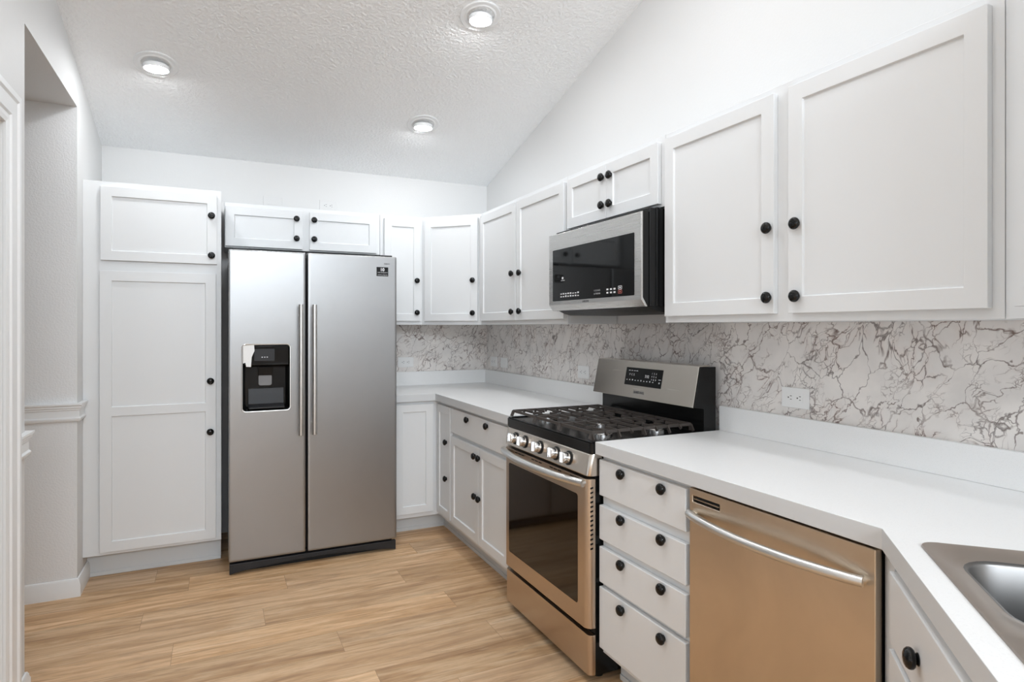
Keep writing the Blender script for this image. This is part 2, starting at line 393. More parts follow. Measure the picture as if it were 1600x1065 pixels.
# trims -------------------------------------------------------------
def rail_path(pts, prof, mb, closed=False):
    """sweep a (out, z) profile along plan points (x, y); out is to the right of the travel direction"""
    L = []
    n = len(pts)
    for i, p in enumerate(pts):
        p = Vector(p)
        def nrm(a, c):
            d = (Vector(c)-Vector(a)).normalized(); return Vector((d.y, -d.x))
        if i == 0: m = nrm(pts[0], pts[1]); s = 1
        elif i == n-1: m = nrm(pts[-2], pts[-1]); s = 1
        else:
            a, c = nrm(pts[i-1], pts[i]), nrm(pts[i], pts[i+1]); m = (a+c).normalized(); s = 1/max(0.2, m.dot(a))
        L.append([(p.x+m.x*s*o, p.y+m.y*s*o, z) for o, z in prof])
    mb.loops(L, True, True); return mb
RAIL = [(0.001, 0.874), (0.012, 0.874), (0.020, 0.884), (0.020, 0.890), (0.013, 0.897), (0.013, 0.928), (0.018, 0.932), (0.018, 0.938), (0.024, 0.942), (0.024, 0.950), (0.032, 0.956), (0.032, 0.964), (0.001, 0.964)]
BASE = [(0.001, 0.0), (0.015, 0.0), (0.015, 0.062), (0.011, 0.072), (0.011, 0.078), (0.006, 0.088), (0.001, 0.090)]
RAIL = [(o*0.78+0.0002, z) for o, z in RAIL]
EPS = 0.0005
struct('trim_1', rail_path([(-4.48, OY1-EPS), (XL+EPS, OY1-EPS), (XL+EPS, -0.61)], RAIL, MB()), M['trim'])
struct('trim_2', rail_path([(XL+EPS, -1.8105), (XL+EPS, OY0+EPS), (XL-0.12, OY0+EPS), (-4.48, OY0+EPS)], RAIL, MB()), M['trim'])
struct('baseboard_left', rail_path([(-4.48, OY1-EPS), (XL+EPS, OY1-EPS), (XL+EPS, -0.475)], BASE, MB()), M['trim'])
struct('baseboard_near', rail_path([(XL+EPS, -1.8105), (XL+EPS, OY0+EPS), (XL-0.12, OY0+EPS), (-4.48, OY0+EPS)], BASE, MB()), M['trim'])
struct('baseboard_side', rail_path([(XL+EPS, LE+0.01), (XL+EPS, DY0-0.12)], BASE, MB()), M['trim'])
# door with moulded casing in the near left wall
CAS = [(0.0, 0.0), (0.0, 0.008), (0.014, 0.012), (0.030, 0.010), (0.036, 0.016), (0.085, 0.018), (0.092, 0.024), (0.112, 0.024), (0.118, 0.018), (0.118, 0.0)]   # (away from the opening, out of the wall)
cs = MB(); Ls = []
oy0, oy1, oz = DY0+0.012, DY1-0.045+0.008, DZ-0.03
oy1 = DY1-0.03
for (y, z, my, mz) in ((oy1, 0.0, 1, 0), (oy1, oz, 1, 1), (oy0, oz, -1, 1), (oy0, 0.0, -1, 0)):
    Ls.append([(XL+EPS+o, y+my*d, z+mz*d) for d, o in CAS])
cs.loops(Ls, True, True)
struct('trim_3', cs, M['trim'], sharp=20)
jm = MB()
jm.box(XL-0.12, XL, DY1-0.03, DY1-EPS, 0, DZ-0.03).box(XL-0.12, XL, DY0+EPS, DY0+0.03, 0, DZ-0.03).box(XL-0.12, XL, DY0+EPS, DY1-EPS, DZ-0.03, DZ-EPS)
struct('trim_4', jm, M['trim'])

# ------------------------------------------------------------------ cabinets
def panel_door(mb, xs, zs, panels, t, y0=0.0, rec=0.008):
    """shaker door: grid of cells; cells in panels are recessed; back at y0, front at y0-t"""
    yf = y0-t; yr = yf+rec; nx, nz = len(xs)-1, len(zs)-1
    for i in range(nx):
        for j in range(nz):
            a, c, e, g = xs[i], xs[i+1], zs[j], zs[j+1]
            if (i, j) in panels:
                q = [(a, e), (c, e), (c, g), (a, g)]; b = 0.002
                qi = [(a+b, e+b), (c-b, e+b), (c-b, g-b), (a+b, g-b)]
                mb.loops([[(x, yf, z) for x, z in q], [(x, yr, z) for x, z in qi]], True)
            else:
                mb.add([(a, yf, e), (c, yf, e), (c, yf, g), (a, yf, g)], [(0, 1, 2, 3)])
    # outer sides, split like the front so the mesh stays closed
    for i in range(nx):
        for z in (zs[0], zs[-1]): mb.add([(xs[i], yf, z), (xs[i+1], yf, z), (xs[i+1], y0, z), (xs[i], y0, z)], [(0, 1, 2, 3)])
    for j in range(nz):
        for x in (xs[0], xs[-1]): mb.add([(x, yf, zs[j]), (x, yf, zs[j+1]), (x, y0, zs[j+1]), (x, y0, zs[j])], [(0, 1, 2, 3)])
    bx = xs[0:1]+xs[1:-1]+xs[-1:]
    ring = [(x, y0, zs[0]) for x in xs]+[(xs[-1], y0, z) for z in zs[1:]]+[(x, y0, zs[-1]) for x in reversed(xs[:-1])]+[(xs[0], y0, z) for z in reversed(zs[1:-1])]
    mb.add(ring, [tuple(range(len(ring)))]); return mb
KPROF = [(0.0112, 0.0), (0.0112, 0.0020), (0.0092, 0.0034), (0.0100, 0.0046), (0.0150, 0.0064), (0.0180, 0.0095), (0.0188, 0.0130), (0.0181, 0.0165), (0.0150, 0.0203), (0.0106, 0.0224), (0.0095, 0.0222), (0.0084, 0.0226), (0.0045, 0.0238), (0.0010, 0.0242)]
RX90 = Matrix.Rotation(PI/2, 4, 'X')      # local +z -> -y
knob_me = MB().lathe(KPROF, 20, RX90).mesh('knob', M['black_gloss'])
def knob(parent, x, y, z):
    k = bpy.data.objects.new('knob', knob_me); col.objects.link(k); k.parent = parent; k.location = (x, y, z); return k
T = 0.020; RAILW = 0.050
def door(parent, x0, x1, z0, z1, knobs=(), y0=-0.0005, mid=None, rw=RAILW):
    xs = [x0, x0+rw, x1-rw, x1]; zs = [z0, z0+rw, z1-rw, z1]; ps = {(1, 1)}
    if mid: zs = [z0, z0+rw, mid[0], mid[1], z1-rw, z1]; ps = {(1, 1), (1, 3)}
    d = panel_door(MB(), xs, zs, ps, T, y0).build('door', M['cab'], parent, bevel=0.0012, seg=2)
    for kx, kz in knobs: knob(d, kx, y0-T, kz)
    return d
def drawer(parent, x0, x1, z0, z1, knobs=(), y0=-0.0005):
    d = MB().box(x0, x1, y0-T, y0, z0, z1).build('drawer', M['cab'], parent, bevel=0.003, seg=2)
    for kx, kz in knobs: knob(d, kx, y0-T, kz)
    return d
def cabinet(name, label, cat, loc, rz, w, z0, z1, depth, toe=None, group=None, openings=None):
    """frame front at local y=0, body behind it. toe = (setback, height)"""
    t = thing(name, label, cat, loc, rz, group)
    MB().box(0.001, w-0.001, 0.019, depth, z0, z1).build('carcass', M['cab'], t, bevel=0.001, seg=1)
    MB().box(0, w, 0, 0.019, z0, z1).build('face_frame', M['cab'], t, bevel=0.0012, seg=1)
    if toe:
        s, h = toe
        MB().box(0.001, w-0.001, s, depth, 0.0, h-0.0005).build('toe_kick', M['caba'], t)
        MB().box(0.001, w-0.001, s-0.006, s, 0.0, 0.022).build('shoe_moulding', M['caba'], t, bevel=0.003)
    return t
RR = -PI/2
UB, UT, DB, DT = 1.361, 2.108, 1.386, 2.082
# tall pantry beside the fridge
p = cabinet('pantry_cabinet', 'tall white pantry cabinet beside the fridge with two stacked shaker doors', 'cabinet', (-2.5432, -0.60, 0), 0, 0.6527, 0.143, 2.112, 0.595, toe=(0.115, 0.143))
door(p, 0.080, 0.631, 1.696, 2.083, [(0.603, 1.966), (0.603, 1.744)])
door(p, 0.077, 0.626, 0.162, 1.641, [(0.598, 1.043), (0.597, 0.760)], mid=(0.874, 0.922), rw=0.053)
# over the fridge
p = cabinet('wall_cabinet', 'short white two-door wall cabinet directly above the fridge', 'cabinet', (-1.870, -0.305, 0), 0, 0.952, 1.832, UT, 0.300, group='wall cabinets')
door(p, 0.004, 0.450, 1.840, DT, [(0.414, 2.032), (0.414, 1.907)])
door(p, 0.495, 0.927, 1.840, DT, [(0.522, 2.032), (0.522, 1.909)])
# narrow cabinet
p = cabinet('wall_cabinet', 'narrow white one-door wall cabinet between the fridge and the angled corner cabinet', 'cabinet', (-0.9165, -0.305, 0), 0, 0.296, UB, UT, 0.300, group='wall cabinets')
door(p, 0.025, 0.280, DB, DT, [(0.250, 1.665), (0.250, 1.445)])
# diagonal corner cabinet
def corner_cab(label, cx, cy, rz, poly, w, doors):
    t = thing('wall_cabinet', label, 'cabinet', (cx, cy, 0), rz, 'wall cabinets')
    c, s = math.cos(-rz), math.sin(-rz)
    loc = [((x-cx)*c-(y-cy)*s, (x-cx)*s+(y-cy)*c) for x, y in poly]
    MB().extrude([loc], 'z', UB, UT).build('carcass', M['cab'], t, bevel=0.001, seg=1)
    MB().extrude([[(0, 0), (w, 0), (w-0.008, 0.019), (0.008, 0.019)]], 'z', UB, UT).build('face_frame', M['cab'], t)
    for d in doors: door(t, *d)
    return t
g = 0.0137
corner_cab('white wall cabinet set at an angle across the corner above the veined backsplash', -0.62, -0.305, -PI/4,
           [(-0.6195, -0.005), (-0.6195, -0.305+0.012), (-0.305+0.012, -0.6195), (-0.005, -0.6195), (-0.005, -0.005)], 0.4455,
           [(0.026, 0.424, DB, DT, [(0.392, 1.660), (0.392, 1.440)])])
# right wall: two-door cabinet
p = cabinet('wall_cabinet', 'white two-door wall cabinet between the angled corner cabinet and the microwave', 'cabinet', (-0.305, -0.621, 0), RR, 1.134, UB, UT, 0.300, group='wall cabinets')
door(p, 0.024, 0.561, DB, DT, [(0.524, 1.663), (0.524, 1.436)])
door(p, 0.578, 1.124, DB, DT, [(0.628, 1.660), (0.628, 1.437)])
p = cabinet('wall_cabinet', 'short white two-door wall cabinet directly above the microwave', 'cabinet', (-0.305, -1.756, 0), RR, 0.755, 1.824, UT, 0.300, group='wall cabinets')
door(p, 0.022, 0.3685, 1.836, DT, [(0.342, 2.026), (0.342, 1.899)])
door(p, 0.3700, 0.732, 1.836, DT, [(0.405, 2.024), (0.405, 1.897)])
p = cabinet('wall_cabinet', 'large white two-door wall cabinet above the dishwasher counter', 'cabinet', (-0.305, -2.512, 0), RR, 1.171, UB, UT, 0.300, group='wall cabinets')
door(p, 0.018, 0.545, DB, DT, [(0.526, 1.658), (0.526, 1.437)])
door(p, 0.600, 1.146, DB, DT, [(0.632, 1.657), (0.632, 1.437)])
corner_cab('white angled wall cabinet above the sink, only its edge in view past the large cabinet', -0.305, -3.6845, -3*PI/4,
           [(-0.005, -3.6845), (-0.305+0.012, -3.6845), (-0.6195, -3.99), (-0.6195, -4.29), (-0.005, -4.29)], 0.4455,
           [(0.100, 0.410, DB, DT, [(0.380, 1.660), (0.380, 1.440)])])

# base cabinets
FX = -0.60; BT = 0.866; BZ = 0.120
# corner unit with two doors meeting in the inner corner
t = thing('base_cabinet', 'white L-shaped corner base cabinet beside the fridge with two narrow doors', 'cabinet', (-0.915, -0.60, 0), 0, 'base cabinets')
L = [(0, 0), (0.315, 0), (0.315, -0.283), (0.91, -0.283), (0.91, 0.595), (0, 0.595)]
MB().extrude([L], 'z', BZ, BT).build('carcass', M['cab'], t, bevel=0.001, seg=1)
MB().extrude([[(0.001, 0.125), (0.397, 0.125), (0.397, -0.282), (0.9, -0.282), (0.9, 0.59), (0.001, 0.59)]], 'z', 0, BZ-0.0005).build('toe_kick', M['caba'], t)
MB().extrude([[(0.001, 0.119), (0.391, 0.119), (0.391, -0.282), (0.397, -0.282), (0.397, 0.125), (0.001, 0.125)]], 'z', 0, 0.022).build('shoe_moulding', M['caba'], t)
door(t, 0.022, 0.270, 0.150, 0.848, [], rw=0.048)
# second door turned to face the range side: built in its own frame
d2 = panel_door(MB(), [0.022, 0.066, 0.226, 0.270], [0.150, 0.198, 0.800, 0.848], {(1, 1)}, T, -0.0005)
mt = Matrix.Translation((0.315, 0, 0)) @ Matrix.Rotation(-PI/2, 4, 'Z')
d2.v = [tuple(mt @ Vector(v)) for v in d2.v]
o = d2.build('door', M['cab'], t, bevel=0.0012)
for kz in (0.626, 0.399):
    k = knob(o, 0.315-T, -0.207, kz); k.rotation_euler = (0, 0, -PI/2)
# drawer-over-doors cabinet
p = cabinet('base_cabinet', 'white base cabinet with one drawer above two doors, next to the range', 'cabinet', (FX, -0.884, 0), RR, 0.870, BZ, BT, 0.595, toe=(0.08, BZ), group='base cabinets')
drawer(p, 0.004, 0.826, 0.703, 0.848, [(0.288, 0.815), (0.569, 0.819)])
door(p, 0.004, 0.442, 0.150, 0.679, [(0.399, 0.629), (0.403, 0.408)], rw=0.048)
door(p, 0.446, 0.826, 0.150, 0.679, [(0.459, 0.628), (0.463, 0.406)], rw=0.048)
# four-drawer cabinet
p = cabinet('base_cabinet', 'white base cabinet of four stacked drawers between the range and the dishwasher', 'cabinet', (FX, -2.511, 0), RR, 0.488, BZ, BT, 0.595, toe=(0.08, BZ), group='base cabinets')
for z0, z1, kz in ((0.715, 0.849, 0.824), (0.551, 0.679, 0.662), (0.391, 0.524, 0.504), (0.146, 0.374, 0.345)):
    drawer(p, 0.003, 0.476, z0, z1, [(0.152, kz), (0.372, kz)])
# angled sink base
SA = -3*PI/4; SX, SY = -0.635, -3.615; DL = 0.99
t = thing('sink_base_cabinet', 'white angled sink base cabinet past the dishwasher, under the steel sink', 'cabinet', (SX, SY, 0), SA, 'base cabinets')
def inv(x, y):
    c, s = math.cos(-SA), math.sin(-SA); return ((x-SX)*c-(y-SY)*s, (x-SX)*s+(y-SY)*c)
ex, ey = SX-DL*math.sqrt(.5), SY-DL*math.sqrt(.5)
foot = [inv(*q) for q in ((-0.035, -3.624), (-0.595, -3.624))]+[(-0.012, 0.034), (-0.012, 0.024), (DL-0.01, 0.024)]+[inv(*q) for q in ((-1.41, ey-0.03), (-1.41, -4.94), (-0.035, -4.94))]
foot = [foot[0], foot[1], (DL-0.02, 0.026), inv(-1.41, ey-0.035), inv(-1.41, -4.94), inv(-0.035, -4.94)]
foot[0] = inv(-0.035, -3.6065); foot[1] = inv(-0.5925, -3.6065)
# hollow carcass so the sink bowls hang free: walls only
def shell(mb, poly, th, z0, z1):
    n = len(poly); c = Vector((sum(p[0] for p in poly)/n, sum(p[1] for p in poly)/n))
    inner = []
    for i in range(n):
        a, b_, d = Vector(poly[i-1]), Vector(poly[i]), Vector(poly[(i+1) % n])
        def nrm(p, q):
            e = (q-p).normalized(); m = Vector((e.y, -e.x)); return m if m.dot(c-b_) > 0 else -m
        n1, n2 = nrm(a, b_), nrm(b_, d); m = (n1+n2).normalized(); inner.append(b_+m*(th/max(0.3, m.dot(n1))))
    inner = [tuple(p) for p in inner]
    return mb.extrude([poly, inner], 'z', z0, z1)
shell(MB(), foot, 0.018, BZ, BT).build('carcass', M['cab'], t)
MB().extrude([foot], 'z', BZ-0.018, BZ-0.0005).build('cabinet_floor', M['cab'], t)
tk = [inv(-0.06, -3.66), inv(-0.56, -3.66), (0.10, 0.11), (DL-0.05, 0.11), inv(-1.40, ey-0.12), inv(-1.40, -4.92), inv(-0.06, -4.92)]
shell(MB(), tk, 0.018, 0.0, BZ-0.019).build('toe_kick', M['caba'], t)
MB().extrude([[(-0.041, 0.0145), (0.043, 0.0145), (0.043, 0.0238), (-0.030, 0.0238)]], 'z', BZ, BT).build('filler_stile', M['cab'], t)
drawer(t, 0.046, 0.475, 0.698, 0.842, [(0.256, 0.765)], y0=0.0235)
drawer(t, 0.480, 0.915, 0.698, 0.842, [(0.700, 0.765)], y0=0.0235)
door(t, 0.046, 0.475, 0.150, 0.682, [(0.435, 0.62), (0.435, 0.40)], y0=0.0235)
door(t, 0.480, 0.915, 0.150, 0.682, [(0.52, 0.62), (0.52, 0.40)], y0=0.0235)

# ------------------------------------------------------------------ countertops
CT0, CT1 = 0.868, 0.914
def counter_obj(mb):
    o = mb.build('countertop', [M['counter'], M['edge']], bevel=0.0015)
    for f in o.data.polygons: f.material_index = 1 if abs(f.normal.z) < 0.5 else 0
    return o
ct = MB(); ct.extrude([[(-0.917, -0.004), (-0.004, -0.004), (-0.004, -1.7545), (-0.635, -1.7545), (-0.635, -0.635), (-0.917, -0.635)]], 'z', CT0, CT1)
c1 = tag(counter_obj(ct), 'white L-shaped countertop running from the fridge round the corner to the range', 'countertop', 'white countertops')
MB().extrude([[(-0.917, -0.0045), (-0.0045, -0.0045), (-0.0045, -1.7545), (-0.0225, -1.7545), (-0.0225, -0.0225), (-0.917, -0.0225)]], 'z', CT1+0.0003, 1.016).build('upstand', M['counter'], c1, bevel=0.001)
def wpt(a, b):
    c, s = math.cos(SA), math.sin(SA); return (SX+a*c-b*s, SY+a*s+b*c)
A0, B0 = 0.074, 0.048      # rim corner of the sink in the angled frame
AW, BW = 0.84, 0.56
hole = [wpt(A0+a, B0+b) for a, b in ((0.03, 0.014), (AW-0.03, 0.014), (AW-0.03, BW-0.03), (0.03, BW-0.03))]
outer = [(-0.004, -2.5095), (-0.635, -2.5095), (SX, SY), (ex, ey), (-1.42, ey), (-1.42, -4.95), (-0.004, -4.95)]
ct = MB(); ct.extrude([outer, hole], 'z', CT0, CT1)
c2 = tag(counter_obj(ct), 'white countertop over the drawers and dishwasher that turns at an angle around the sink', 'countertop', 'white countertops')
MB().box(-0.0225, -0.0045, -4.95, -2.5095, CT1+0.0003, 1.016).build('upstand', M['counter'], c2, bevel=0.001)

# ------------------------------------------------------------------ backsplash sheets
tag(MB().box(-0.93, -0.0005, -0.0035, -0.0005, 0.93, 1.3608).build('backsplash_panel', M['marble_x']), 'veined marble-look backsplash sheet on the back wall beside the fridge', 'backsplash', 'marble backsplash sheets')
tag(MB().box(-0.0036, -0.0005, -4.95, -0.0036, 0.93, 1.3608).build('backsplash_panel', M['marble_y']), 'long veined marble-look backsplash sheet behind the range and sink counter', 'backsplash', 'marble backsplash sheets')

# ------------------------------------------------------------------ fridge
FXL, FY = -1.856, -0.80
t = thing('refrigerator', 'stainless side-by-side fridge with water dispenser in its narrower door', 'fridge', (FXL, FY, 0))
W = 0.922
MB().box(0.006, W-0.006, 0.092, 0.76, 0.03, 1.745).build('cabinet_body', M['black_matt'], t, bevel=0.004)
MB().box(0.012, W-0.012, 0.076, 0.0915, 0.06, 1.74).build('door_gasket', M['black_matt'], t)
XD0, XD1, ZD0, ZD1 = 0.067, 0.314, 0.882, 1.248     # dispenser opening
def fdoor(x0, x1, hole=None):
    mb = MB(); z0, z1, yb, r = 0.072, 1.766, 0.075, 0.006
    sec = lambda i, y: [(x, y, z) for x, z in rrect(x0+i, x1-i, z0+i, z1-i, 0.006, 6)]
    rings = [sec(0, yb), sec(0, r), sec(0.0018, 0.0018), sec(r, 0.0), sec(0.014, 0.0)]
    mb.loops(rings, False, True)
    fr = rings[-1]
    if hole: mb.loops([fr, [(x, 0.0, z) for x, z in rrect(*hole, 0.020, 6)], [(x, 0.004, z) for x, z in rrect(hole[0]+.003, hole[1]-.003, hole[2]+.003, hole[3]-.003, 0.018, 6)], [(x, 0.074, z) for x, z in rrect(hole[0]+.003, hole[1]-.003, hole[2]+.003, hole[3]-.003, 0.018, 6)]], False)
    else: mb.add(fr, [tuple(range(len(fr)))])
    return mb.build('door', M['steel_v'], t, sharp=25)
dl = fdoor(0.0, 0.397, (XD0, XD1, ZD0, ZD1)); dl['label'] = 'narrower freezer door with dispenser'
dr = fdoor(0.408, W); dr['label'] = 'wider fridge door with sticker'
def fhandle(d, x):
    h = MB(); z0, z1 = 0.742, 1.470
    h.tube([(x, -0.052, z0), (x, -0.052, z0+0.012), (x, -0.056, 1.1), (x, -0.052, z1-0.012), (x, -0.052, z1)], 0.0125, 14, up=Vector((0, 1, 0)))
    for z in (z0+0.06, z1-0.06): h.tube([(x, -0.001, z), (x, -0.046, z)], 0.008, 10)
    h.build('handle', M['alu'], d)
fhandle(dl, 0.366); fhandle(dr, 0.439)
# dispenser niche
dn = MB(); h = (XD0+.0045, XD1-.0045, ZD0+.0045, ZD1-.0045)
dn.loops([[(x, y, z) for x, z in rrect(h[0]+i, h[1]-i, h[2]+i, h[3]-i, 0.016, 6)] for y, i in ((0.001, 0.0), (0.030, 0.002), (0.0735, 0.014))], True)
dsp = dn.build('dispenser_niche', M['black'], dl)
rimf = MB(); ro = rrect(XD0-.004, XD1+.004, ZD0-.004, ZD1+.004, 0.023, 6); ri = rrect(XD0+.001, XD1-.001, ZD0+.001, ZD1-.001, 0.019, 6)
rimf.loops([[(x, 0.0, z) for x, z in ro], [(x, -0.0022, z) for x, z in rrect(XD0-.002, XD1+.002, ZD0-.002, ZD1+.002, 0.022, 6)], [(x, -0.0018, z) for x, z in ri], [(x, 0.004, z) for x, z in ri]], False)
rimf.build('dispenser_rim', M['alu'], dl)
MB().extrude([[(XD0+.004, ZD1-.055), (XD0+.004, ZD1-.008), (XD0+.010, ZD1-.004), (XD0+.060, ZD1-.002), (XD0+.062, ZD1-.034), (XD0+.048, ZD1-.068), (XD0+.044, ZD1-.122), (XD0+.020, ZD1-.120), (XD0+.016, ZD1-.098), (XD0+.004, ZD1-.102)]], 'y', -0.0014, -0.0009).build('torn_film', M['plate'], dl)['label'] = 'torn white protective film'
MB().extrude([[(-0.0005, 1.135), (-0.0005, 1.240), (0.06, 1.240), (0.06, 1.125), (0.02, 1.125)]], 'x', XD0+.008, XD1-.008).build('dispenser_panel', M['glass'], dl, bevel=0.002)
MB().box(0.128, 0.232, -0.0012, -0.0006, 1.158, 1.224).build('control_display', M['dark_grey'], dl)
MB().extrude([[(0.030, 1.123), (0.070, 1.123), (0.070, 1.075), (0.045, 1.075)]], 'x', 0.150, 0.226).build('chute', M['black_matt'], dl, bevel=0.003)
pd = MB(); pd.loops([[(x, y, z) for x, z in rrect(0.152, 0.222, 1.018, 1.080, 0.012, 6)] for y in (0.052, 0.060)], True, True); pd.build('paddle', M['mid_grey'], dl, bevel=0.002)
MB().extrude([[(0.004, ZD0+.012), (0.070, ZD0+.012), (0.070, ZD0+.12), (0.062, ZD0+.12), (0.052, ZD0+.035), (0.004, ZD0+.02)]], 'x', 0.10, 0.285).build('drip_tray', M['dark_grey'], dl, bevel=0.002)
for q in (0.165, 0.178, 0.191): MB().box(q, q+0.006, -0.0016, -0.0012, 1.176, 1.181).build('indicator_mark', M['mark'], dl)
# sticker and lettering on the wide door
MB().box(0.800, 0.870, -0.0012, -0.0003, 1.648, 1.702).build('sticker', M['black'], dr)
text_mesh('sticker_lettering', '10', 0.026, M['mark'], dr, front_m(0.834, -0.0015, 1.686), bold=True)
text_mesh('sticker_lettering', 'YEAR WARRANTY', 0.0075, M['mark'], dr, front_m(0.836, -0.0015, 1.669))
text_mesh('sticker_lettering', 'DIGITAL INVERTER', 0.0068, M['mark'], dr, front_m(0.836, -0.0015, 1.655))
text_mesh('badge_lettering', 'SAMSUNG', 0.0075, M['print_dark'], dr, front_m(0.862, -0.0008, 1.722), bold=True)
# base grille with an arched lower edge
n = 24; top = 0.060
arch = [(0.004+0.914*i/n, 0.004 + 0.030*math.sin(PI*i/n)**0.7) for i in range(n+1)]
MB().extrude([arch+[(0.918, top), (0.004, top)]], 'y', 0.006, 0.03).build('base_grille', M['dark_grey'], t, bevel=0.003)
MB().box(0.02, 0.9, 0.05, 0.09, 0.002, 0.07).build('toe_panel', M['black_matt'], t)
for x in (0.03, 0.86): MB().box(x, x+0.035, 0.10, 0.70, 0.0, 0.03).build('foot', M['black_matt'], t)
for x in (0.02, 0.82): MB().box(x, x+0.08, 0.02, 0.14, 1.7665, 1.776).build('hinge_cover', M['dark_grey'], t, bevel=0.003)

# ------------------------------------------------------------------ gas range (local x runs along the wall, local y = world x)
RY = -1.757; RW = 0.750
t = thing('gas_range', 'stainless gas range with black cast iron grates between the counters', 'range', (0, RY, 0), RR)
MB().box(0.006, RW-0.006, -0.628, -0.035, 0.03, 0.866).build('range_body', M['black'], t, bevel=0.002)
def plan_round(x0, x1, yf, yb, r, k=6):
    pts = [(x0, yb)]
    pts += [(x0+r-r*math.cos(PI/2*i/k), yf+r-r*math.sin(PI/2*i/k)) for i in range(k+1)]
    pts += [(x1-r+r*math.sin(PI/2*i/k), yf+r-r*math.cos(PI/2*i/k)) for i in range(k+1)]
    return pts+[(x1, yb)]
dw = MB().extrude([plan_round(0.004, RW-0.004, -0.656, -0.629, 0.018)], 'z', 0.036, 0.186).build('storage_drawer', M['steel_o'], t, bevel=0.002)
dr_ = MB().extrude([plan_round(0.004, RW-0.004, -0.664, -0.629, 0.030)], 'z', 0.211, 0.772)
od = dr_.build('oven_door', M['steel_o'], t, bevel=0.002)
wl = rrect(0.058, 0.676, 0.284, 0.704, 0.012, 5)
MB().loops([[(x, -0.6646, z) for x, z in wl], [(x, -0.655, z) for x, z in wl]], True, True).build('oven_window', M['oven_glass'], od)
h = MB(); N = 20; hp = []
for i in range(N+1):
    f = i/N; hp.append((0.014+0.714*f, -0.672-0.046*math.sin(PI*f)**0.75, 0.757))
h.tube(hp, 0.0155, 16)
for x in (0.024, 0.718): h.tube([(x, -0.655, 0.757), (x, -0.682, 0.757)], 0.0115, 12)
h.build('handle', M['alu'], od)
for i in range(4):
    for q in range(3):
        x = 0.125+0.165*i+0.034*q
        MB().box(x, x+0.026, -0.6652, -0.660, 0.7615, 0.7655).build('vent_slot', M['black'], od)
for i in range(14):
    z = 0.512+0.0175*i; a = math.radians(35)
    c = Vector((RW-0.004-0.030+0.030*math.sin(a+0.6), -0.664+0.030-0.030*math.cos(a+0.6), z)); d = Vector((math.cos(a+0.6), math.sin(a+0.6), 0)); nn = Vector((d.y, -d.x, 0))
    vs = []
    for s1 in (-1, 1):
        for s2 in (-1, 1):
            for s3 in (-1, 1): vs.append(c+d*s1*0.0055+nn*(0.0004*s2)+Vector((0, 0, s3*0.0035+s1*0.002)))
    MB().add(vs, [(0,1,3,2),(4,6,7,5),(0,4,5,1),(2,3,7,6),(0,2,6,4),(1,5,7,3)]).build('side_vent_slot', M['black'], od)
# slanted control panel with five knobs
def cpl(z): f = (z-0.782)/(0.866-0.782); return -0.664+0.014*f
cp = MB(); secs = []
for z in (0.784, 0.788, 0.862, 0.866):
    y = cpl(z)+(0.003 if z in (0.784, 0.866) else 0)
    secs.append([(x, yy, z) for x, yy in plan_round(0.002, RW-0.002, y, -0.60, 0.022)])
cp.loops(secs, True, True); cpo = cp.build('control_panel', M['steel_h'], t)
tilt = Matrix.Rotation(math.atan2(0.014, 0.084), 4, 'X')
KP = [(0.0265, 0.0), (0.0265, 0.004), (0.0215, 0.006), (0.0205, 0.026), (0.0190, 0.030), (0.012, 0.0315), (0.0, 0.0315)]
for x in (0.116, 0.212, 0.355, 0.497, 0.596):
    z = 0.826; mtx = Matrix.Translation((x, cpl(z)-0.0005, z)) @ Matrix.Rotation(-math.atan2(0.014, 0.084), 4, 'X') @ RX90
    bz = MB().lathe([(0.0285, 0.0), (0.0285, 0.003), (0.024, 0.005)], 24, mtx).build('bezel', M['black_matt'], cpo)
    k = MB().lathe([(0.0225, 0.0052), (0.0225, 0.012), (0.0205, 0.030), (0.0185, 0.033), (0.001, 0.0338)], 24, mtx)
    gm = mtx @ Matrix.Rotation(0.25, 4, 'Z')
    rid = [gm @ Vector(v) for v in ((-0.0055, -0.021, 0.030), (0.0055, -0.021, 0.030), (0.0055, 0.021, 0.030), (-0.0055, 0.021, 0.030), (-0.004, -0.0195, 0.043), (0.004, -0.0195, 0.043), (0.004, 0.0195, 0.043), (-0.004, 0.0195, 0.043))]
    k.add(rid, [(0,3,2,1),(4,5,6,7),(0,1,5,4),(1,2,6,5),(2,3,7,6),(3,0,4,7)])
    k.build('burner_knob', M['chrome'], cpo, bevel=0.0008)
# cooktop
ck = MB().extrude([plan_round(0.001, RW-0.001, -0.650, -0.04, 0.016)], 'z', 0.8685, 0.906).build('cooktop', M['black'], t, bevel=0.005, seg=3)
rim = [(0.006, -0.643), (0.744, -0.643), (0.744, -0.11), (0.006, -0.11)]; rin = [(0.014, -0.635), (0.736, -0.635), (0.736, -0.12), (0.014, -0.12)]
MB().extrude([rim, rin], 'z', 0.9055, 0.911).build('spill_rim', M['black'], ck, bevel=0.002)
for x, y, r in ((0.145, -0.505, 0.048), (0.145, -0.235, 0.036), (0.375, -0.37, 0.052), (0.605, -0.505, 0.042), (0.605, -0.235, 0.048)):
    MB().lathe([(r, 0.9055), (r, 0.914), (r*0.86, 0.9165), (r*0.86, 0.921)], 24, Matrix.Translation((x, y, 0))).build('burner_head', M['chrome'], ck)
    MB().lathe([(r*0.80, 0.9212), (r*0.80, 0.927), (r*0.7, 0.930), (0.001, 0.931)], 24, Matrix.Translation((x, y, 0))).build('burner_cap', M['iron'], ck)
